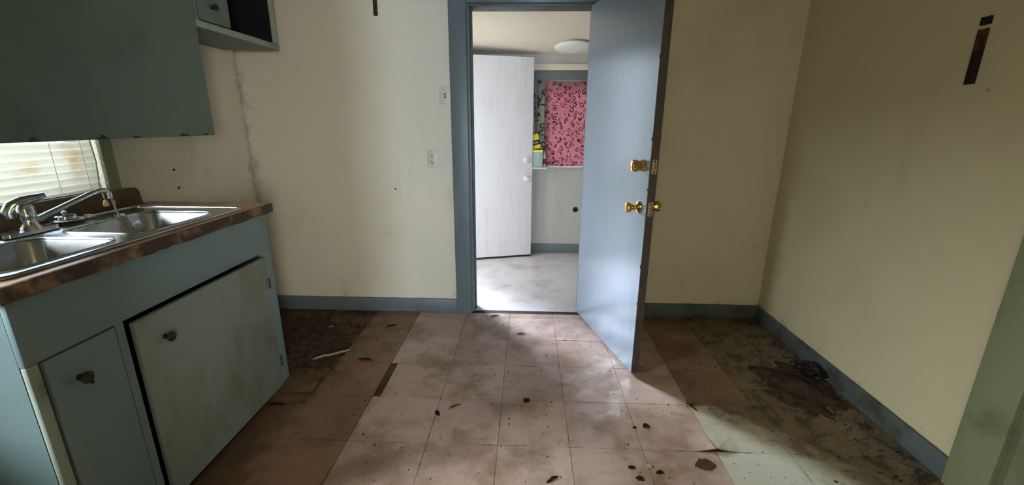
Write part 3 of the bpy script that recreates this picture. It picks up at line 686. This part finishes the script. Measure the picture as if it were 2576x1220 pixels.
rel(obj('screw', lathe(B(), [(.003, 0), (.0028, .001), (.0005, .0012)], (-.631, YB - .006, 1.0975), (0, -1, 0), 10), 'plate_steel'), ou)

def strip(name, label, c, n_, z0, z1, w, gap=None):
    s = empty(name, c); tag(s, label, 'bracket'); n_ = V(n_); tdir = n_.cross(V((0, 0, 1)))
    def plate(nm, za, zb, mat, par=None):
        bm = B(); box(bm, (-w / 2, 0, za), (w / 2, .006, zb), .0015)
        box(bm, (-w / 2, .006, za), (-w / 2 + .003, .011, zb)); box(bm, (w / 2 - .003, .006, za), (w / 2, .011, zb))
        mt = Matrix((tdir, n_, V((0, 0, 1)))).transposed()
        for v in bm.verts: v.co = mt @ v.co
        return obj(nm, bm, mat, par or s)
    p = plate('channel', z0 - c[2], z1 - c[2], 'rust')
    if gap: plate('channel_end', gap[0] - c[2], gap[1] - c[2], 'black_void')
    zz = z0 + .03
    mt = Matrix((tdir, n_, V((0, 0, 1)))).transposed()
    while zz < z1 - .01:
        bm = box(B(), (-.003, .006, zz - .008 - c[2]), (.003, .0066, zz + .008 - c[2]))
        for v in bm.verts: v.co = mt @ v.co
        obj('slot', bm, 'slot', p); zz += .04
    return s
strip('shelf_bracket', 'rusty dark metal shelf strip high on the right wall', (XR, 1.765, 1.58), (-1, 0, 0), 1.485, 1.675, .034, (1.688, 1.716))
strip('shelf_bracket', 'black metal shelf strip on back wall at the top picture edge', (-.942, YB, 2.06), (0, -1, 0), 1.962, 2.22, .024)
rel(obj('nail_head', lathe(B(), [(.006, 0), (.006, .002), (.002, .003)], (0, 0, 0), (0, -1, 0), 10), 'slot'), empty('nail', (-.894, YB, .897)))
# nail objects get their labels and places here
na = bpy.data.objects['nail']; tag(na, 'small dark nail in the cream wall left of the outlet', 'nail')
na.children[0].matrix_parent_inverse = Matrix.Identity(4)
for (yy, zz, lab) in ((2.219, 1.084, 'upper dark nail in left wall above the counter end'), (2.228, .988, 'lower dark nail in left wall above the counter end')):
    tag(obj('nail', lathe(B(), [(.006, 0), (.007, .002), (.003, .006), (.001, .007)], (0, 0, 0), (1, 0, 0), 10), 'slot', None, False, (XL, yy, zz)), lab, 'nail')

# ------------------------------------------------------------------ porch contents
w3 = empty('window_3', (.1, PY1, .915)); tag(w3, 'porch window hung with animal print cloth', 'window', 'structure')
R = lambda *a, **k: rel(bx(*a, **k), w3)
R('casing_head', (.0, PY1 - .018, 1.727), (1.12, PY1, 1.815), 'trim', bev=.002)
R('window_sill', (.0, PY1 - .035, .897), (1.12, PY1 + .02, .915), 'porch_wall', bev=.003)
R('casing_side', (1.02, PY1 - .018, .915), (1.12, PY1, 1.727), 'trim', bev=.002)
R('casing_side', (.0, PY1 - .018, .915), (.10, PY1, 1.727), 'trim', bev=.002)
for a, b in (((.10, .915), (.13, 1.727)), ((.99, .915), (1.02, 1.727)), ((.13, .915), (.99, .945)), ((.13, 1.697), (.99, 1.727))):
    R('sash', (a[0], PY1 + .07, a[1]), (b[0], PY1 + .10, b[1]), 'trim')
R('pane', (.13, PY1 + .083, .945), (.99, PY1 + .087, 1.697), 'glass')
R('curtain_rod_cover', (.02, PY1 - .012, 1.822), (1.12, PY1, 1.878), 'porch_ceiling', bev=.002)
def cloth(name, label, x0, x1, z0, z1, mat, y, amp, waves, sag=.012):
    bm = B(); nx, nz = 48, 24; g = []
    for i in range(nx + 1):
        u = i / nx; col = []
        for j in range(nz + 1):
            v = j / nz
            yy = amp * math.sin(u * waves * 6.28 + .8 * math.sin(v * 3)) * (.5 + .5 * (1 - v)) + .004 * math.sin(u * 23 + v * 9)
            zt = z1 - sag * math.sin(u * 3.14 * 2.0) ** 2
            col.append(bm.verts.new((x0 + (x1 - x0) * u - (x0 + x1) / 2, yy, z0 + (zt - z0) * v - z0)))
        g.append(col)
    for i in range(nx):
        for j in range(nz): bm.faces.new((g[i][j], g[i + 1][j], g[i + 1][j + 1], g[i][j + 1]))
    bmesh.ops.solidify(bm, geom=bm.faces[:], thickness=.002)
    return tag(obj(name, bm, mat, None, True, ((x0 + x1) / 2, y, z0)), label, 'curtain')
cloth('window_cloth', 'pink red animal print cloth covering the porch window', .160, 1.01, .918, 1.725, 'cloth_red', PY1 - .034, .006, 3)
cloth('window_cloth', 'narrow grey animal print cloth strip beside the pink cloth', .035, .192, .918, 1.742, 'cloth_grey', PY1 - .022, .006, 1)
cb = empty('carton', (.11, PY1 - .10, .915)); tag(cb, 'pale blue carton on the porch window sill', 'carton')
rel(bx('shelf_bracket_board', (.0, PY1 - .14, .897), (.19, PY1 - .036, .914), 'porch_wall'), w3)
rel(bx('carton_body', (.035, PY1 - .13, .916), (.150, PY1 - .05, 1.080), 'pale_blue', None, .002), cb)
rel(bx('carton_flap', (.036, PY1 - .131, 1.060), (.149, PY1 - .129, 1.079), 'yellow'), cb)
pk = empty('printed_packet', (.085, PY1 - .09, 1.0815)); tag(pk, 'yellow and black packet leaning on top of the pale carton', 'packet'); 
pk.rotation_euler = (0, math.radians(-14), 0)
bx('packet_body', (-.05, -.018, .008), (.052, .018, .150), 'yellow', pk, .008)
bx('black_band', (-.0508, -.0188, .040), (.0528, .0188, .095), 'black_print', pk, .006)
bx('yellow_stripe', (-.040, -.0196, .064), (.035, -.0186, .070), 'yellow', pk)
tb = empty('tall_bottle', (.168, PY1 - .095, .915)); tag(tb, 'slim white and red bottle beside the pale carton', 'bottle')
obj('bottle_body', lathe(B(), [(.012, 0), (.014, .003), (.014, .11), (.009, .13), (.006, .135), (.006, .15), (.004, .152)], seg=16), 'paper', tb, True)
obj('bottle_label', lathe(B(), [(.0143, .03), (.0145, .031), (.0145, .08), (.0143, .081)], seg=16, cap=False), 'red_print', tb, True)
ph = empty('pipe_cap', (.505, PY1, .471)); tag(ph, 'round black capped pipe hole low in porch wall', 'pipe')
rel(obj('pipe_ring', lathe(B(), [(.020, 0), (.027, 0), (.027, .006), (.022, .008), (.020, .004)], (.505, PY1, .471), (0, -1, 0), 20, False), 'dark_metal', None, True), ph)
rel(obj('pipe_plug', lathe(B(), [(.021, 0), (.021, .003), (.002, .004)], (.505, PY1, .471), (0, -1, 0), 20), 'slot', None, True), ph)
sl = math.atan2(zc1 - zc0, PY1 - PY0)
cl = empty('ceiling_lamp', (.395, 4.13, zc0 + (4.13 - PY0) * math.tan(sl))); cl.rotation_euler = (sl, 0, 0)
tag(cl, 'round white flush ceiling lamp on the porch ceiling', 'lamp')
obj('lamp_base', lathe(B(), [(.15, 0), (.165, -.002), (.165, -.014), (.15, -.016)], seg=36), 'ivory', cl, True)
obj('lamp_shade', lathe(B(), [(.16, -.014), (.176, -.018), (.172, -.024), (.14, -.034), (.08, -.041), (.01, -.043)], seg=36), 'lamp_glass', cl, True)

# ------------------------------------------------------------------ dirt and litter
def chips(name, label, spots, mat, seed):
    rr = random.Random(seed); vs, fs = [], []
    for (x, y, r, zz) in spots:
        n = rr.randint(5, 7); b0 = len(vs); h = r * rr.uniform(.25, .7)
        a0 = rr.random() * 6.28; st_ = rr.uniform(.45, 1)
        for lay in range(2):
            for i in range(n):
                a = a0 + i * 6.283 / n; q = r * rr.uniform(.6, 1.1) * (1 if lay == 0 else .7)
                dx, dy = q * math.cos(a), q * math.sin(a) * st_
                vs.append((x + dx * math.cos(a0) - dy * math.sin(a0), y + dx * math.sin(a0) + dy * math.cos(a0), zz + (h * rr.uniform(.7, 1.2) if lay else 0)))
        for i in range(n): fs.append((b0 + i, b0 + (i + 1) % n, b0 + n + (i + 1) % n, b0 + n + i))
        fs.append(tuple(b0 + n + i for i in range(n)))
    me = bpy.data.meshes.new(name); me.from_pydata(vs, [], fs); me.materials.append(M[mat])
    o = bpy.data.objects.new(name, me); COL.objects.link(o)
    return tag(o, label, 'dirt', 'stuff')
rr = random.Random(11); FZ = -.0015
sp_ = []
while len(sp_) < 420:
    x, y = rr.uniform(-1.2, 1.1), rr.uniform(1.15, 2.8)
    sp_.append((x, y, rr.choice((.0018, .002, .0025, .003, .0035, .0045, .006)), FZ))
chips('floor_crumbs', 'dark crumbs scattered over the kitchen tiles', sp_, 'leaf', 1)
sp_ = []
for _ in range(900):
    x, y = rr.uniform(-1.84, -1.06), rr.uniform(2.05, 2.84)
    if x > -1.06 + .1 * rr.random(): continue
    sp_.append((x, y, rr.choice((.004, .006, .009, .013)), -.004))
chips('stove_bay_litter', 'dark litter and grit in the old stove bay', sp_, 'mud', 2)
sp_ = []
for _ in range(700):
    y = rr.uniform(1.3, 2.6); x = 1.62 - abs(rr.gauss(0, .16))
    if x < 1.05: continue
    sp_.append((x, y, rr.choice((.002, .003, .004, .005, .009)), -.002))
chips('wall_side_litter', 'dark litter and grit along the right wall', sp_, 'mud', 3)
# a lumpy crust of dirt in the stove bay
def crust(name, label, x0, x1, y0, y1, amp, seed, mat='mud', z=-.005):
    rr = random.Random(seed); bm = B(); n = 34; g = []
    ph_ = [(rr.uniform(6, 30), rr.uniform(6, 30), rr.uniform(0, 6)) for _ in range(7)]
    for i in range(n + 1):
        row = []
        for j in range(n + 1):
            u, v = i / n, j / n; x, y = x0 + (x1 - x0) * u, y0 + (y1 - y0) * v
            ra = math.hypot(u - .5, v - .5) * 2; s_ = sum(math.sin(a * x + b * y + c) for a, b, c in ph_) / 7
            row.append(bm.verts.new((x, y, z - .006 + amp * max(0, 1 - ra) ** .7 * (.55 + .9 * s_ + rr.uniform(0, .3)) + .004 * (1 - ra))))
        g.append(row)
    for i in range(n):
        for j in range(n): bm.faces.new((g[i][j], g[i + 1][j], g[i + 1][j + 1], g[i][j + 1]))
    return tag(obj(name, bm, mat, None, True), label, 'dirt', 'stuff')
crust('dirt_heap', 'dark crust of dirt on the stove bay floor', -1.80, -1.00, 1.98, 2.80, .030, 4)
crust('dirt_heap', 'dark crust of dirt by the baseboard of the right wall', 1.20, 1.70, 1.72, 2.34, .034, 5)

def leaf(name, label, x, y, L, w, rz, mat='leaf', cat='leaf', z=FZ, curl=.006):
    rr = random.Random(int((x * 31 + y * 17) * 1000)); bm = B(); n = 9; a, b, c = [], [], []
    for i in range(n):
        t_ = i / (n - 1); ww = w * (.12 + math.sin(math.pi * min(1, t_ * 1.05)) ** .7) * rr.uniform(.7, 1.15) / 2
        off = rr.uniform(-.12, .12) * w; zz = curl * math.sin(t_ * 3.1) * rr.uniform(.6, 1.2)
        a.append(bm.verts.new(((t_ - .5) * L, off - ww, zz + .0025))); b.append(bm.verts.new(((t_ - .5) * L, off, zz * .5 + .001))); c.append(bm.verts.new(((t_ - .5) * L, off + ww, zz + .003)))
    for i in range(n - 1):
        bm.faces.new((a[i], a[i + 1], b[i + 1], b[i])); bm.faces.new((b[i], b[i + 1], c[i + 1], c[i]))
    bmesh.ops.solidify(bm, geom=bm.faces[:], thickness=.0012)
    lo = min(v.co.z for v in bm.verts)
    for v in bm.verts: v.co.z -= lo
    o = obj(name, bm, mat, None, False, (x, y, z)); o.rotation_euler.z = rz
    return tag(o, label, cat)
leaf('dry_leaf', 'curled brown leaf on tan tiles near the back baseboard', -.905, 2.62, .085, .020, .5)
leaf('dry_leaf', 'thin brown leaf on tan tile in front of the stove bay', -.922, 2.186, .09, .016, -.1)
leaf('dry_leaf', 'dark twig shaped leaf just inside the doorway threshold', -.215, 2.808, .075, .012, .5)
leaf('dry_leaf', 'small brown leaf on pink tiles in front of the doorway', -.025, 2.547, .06, .016, .2)
leaf('dry_leaf', 'black dried leaf in the middle of the floor', -.409, 1.731, .045, .020, 2.0)
leaf('dry_leaf', 'thin curled stalk right of the black dried leaf', -.335, 1.785, .065, .007, .6)
leaf('dry_leaf', 'crumpled dark leaf at the centre of the tiled floor', .016, 1.847, .040, .028, .8)
leaf('dry_leaf', 'dark leaf at the bottom picture edge below the centre', .117, 1.360, .060, .014, .7)
leaf('dry_leaf', 'crumpled black leaf on lit tiles in front of the blue door', .563, 1.684, .036, .030, .3)
leaf('dry_leaf', 'small black leaf left of the crumpled leaf by blue door', .508, 1.668, .022, .014, .1)
leaf('dry_leaf', 'round dark leaf at the front right of the lit tiles', .546, 1.411, .032, .022, .1)
leaf('dry_leaf', 'little dark leaf beside the torn paper bit', .440, 1.432, .030, .020, 0)
leaf('dry_leaf', 'brown leaf fragment at the near edge of lit tiles', .459, 1.377, .035, .022, -.5)
leaf('tile_stain_flake', 'large brown flake of torn tile near the curled corner', .744, 1.462, .085, .060, .1, 'backsplash', 'flake', curl=.002)
leaf('paper_bit', 'torn white paper bit on the near tiles', .514, 1.445, .030, .018, .4, 'paper', 'paper')
leaf('paper_bit', 'pale paper crumb at the near left of bright floor', -.355, 1.548, .012, .010, 0, 'paper', 'paper')
leaf('paper_bit', 'white paper scrap among litter in the stove bay', -1.285, 2.545, .035, .02, .2, 'paper', 'paper', .018)
leaf('paper_bit', 'white crumb on tan tile near the back baseboard', -.813, 2.537, .018, .012, .2, 'paper', 'paper')
leaf('dry_leaf', 'black splinter at the foot of the sink cabinet door', -1.205, 1.762, .085, .013, .1)
leaf('dry_leaf', 'dark sliver standing at the shadow edge of the tiles', .822, 1.835, .07, .012, -1.1)
leaf('foil_scrap', 'shiny pale scrap beside the black plastic heap', 1.622, 2.058, .045, .014, -.6, 'chrome', 'scrap', .022)
leaf('foil_scrap', 'tiny shiny scrap at foot of right baseboard', 1.615, 1.96, .02, .012, -.6, 'chrome', 'scrap', .022)
# a pale stick in the stove bay
bm = tube(B(), [(-.085, -.05, .006), (-.04, -.018, .010), (.0, .004, .008), (.05, .03, .012), (.09, .062, .010)], [.005, .007, .0065, .0075, .005], 7)
tag(obj('wood_stick', bm, 'wood_bit', None, True, (-1.14, 2.215, .002)), 'pale weathered stick lying in the stove bay', 'stick')
bm = box(B(), (-.065, -.045, 0), (.075, .050, .006), .001); o = obj('board_scrap', bm, 'tile_tan', None, False, (-1.165, 1.915, -.0055)); o.rotation_euler.z = .12
tag(o, 'tan board scrap beside the cabinet corner at stove bay', 'scrap')
bm = box(B(), (-.10, -.006, 0), (.10, .008, .010), .001); o = obj('board_scrap', bm, 'black_void', None, False, (-1.43, 2.53, .004)); o.rotation_euler.z = .05
tag(o, 'dark narrow lath lying in the back of the stove bay', 'scrap')
# black plastic film crumpled against the baseboard
bm = B(); rg = random.Random(21)
blob(bm, (0, 0, .030), (.055, .075, .034), rg, 1, 3)
for v in bm.verts: v.co.z = max(v.co.z, .0)
o = tag(obj('plastic_bag', bm, 'black_plastic', None, False, (1.555, 2.135, .012)), 'crumpled black plastic bag against the right wall baseboard', 'bag')
bm = box(B(), (-.035, -.075, 0), (.035, .075, .006), .002); o = obj('tile_fragment', bm, 'tile_grey', None, False, (1.22, 2.03, -.0005)); o.rotation_euler.z = 1.5
tag(o, 'broken grey tile piece lying in front of the black bag', 'tile')
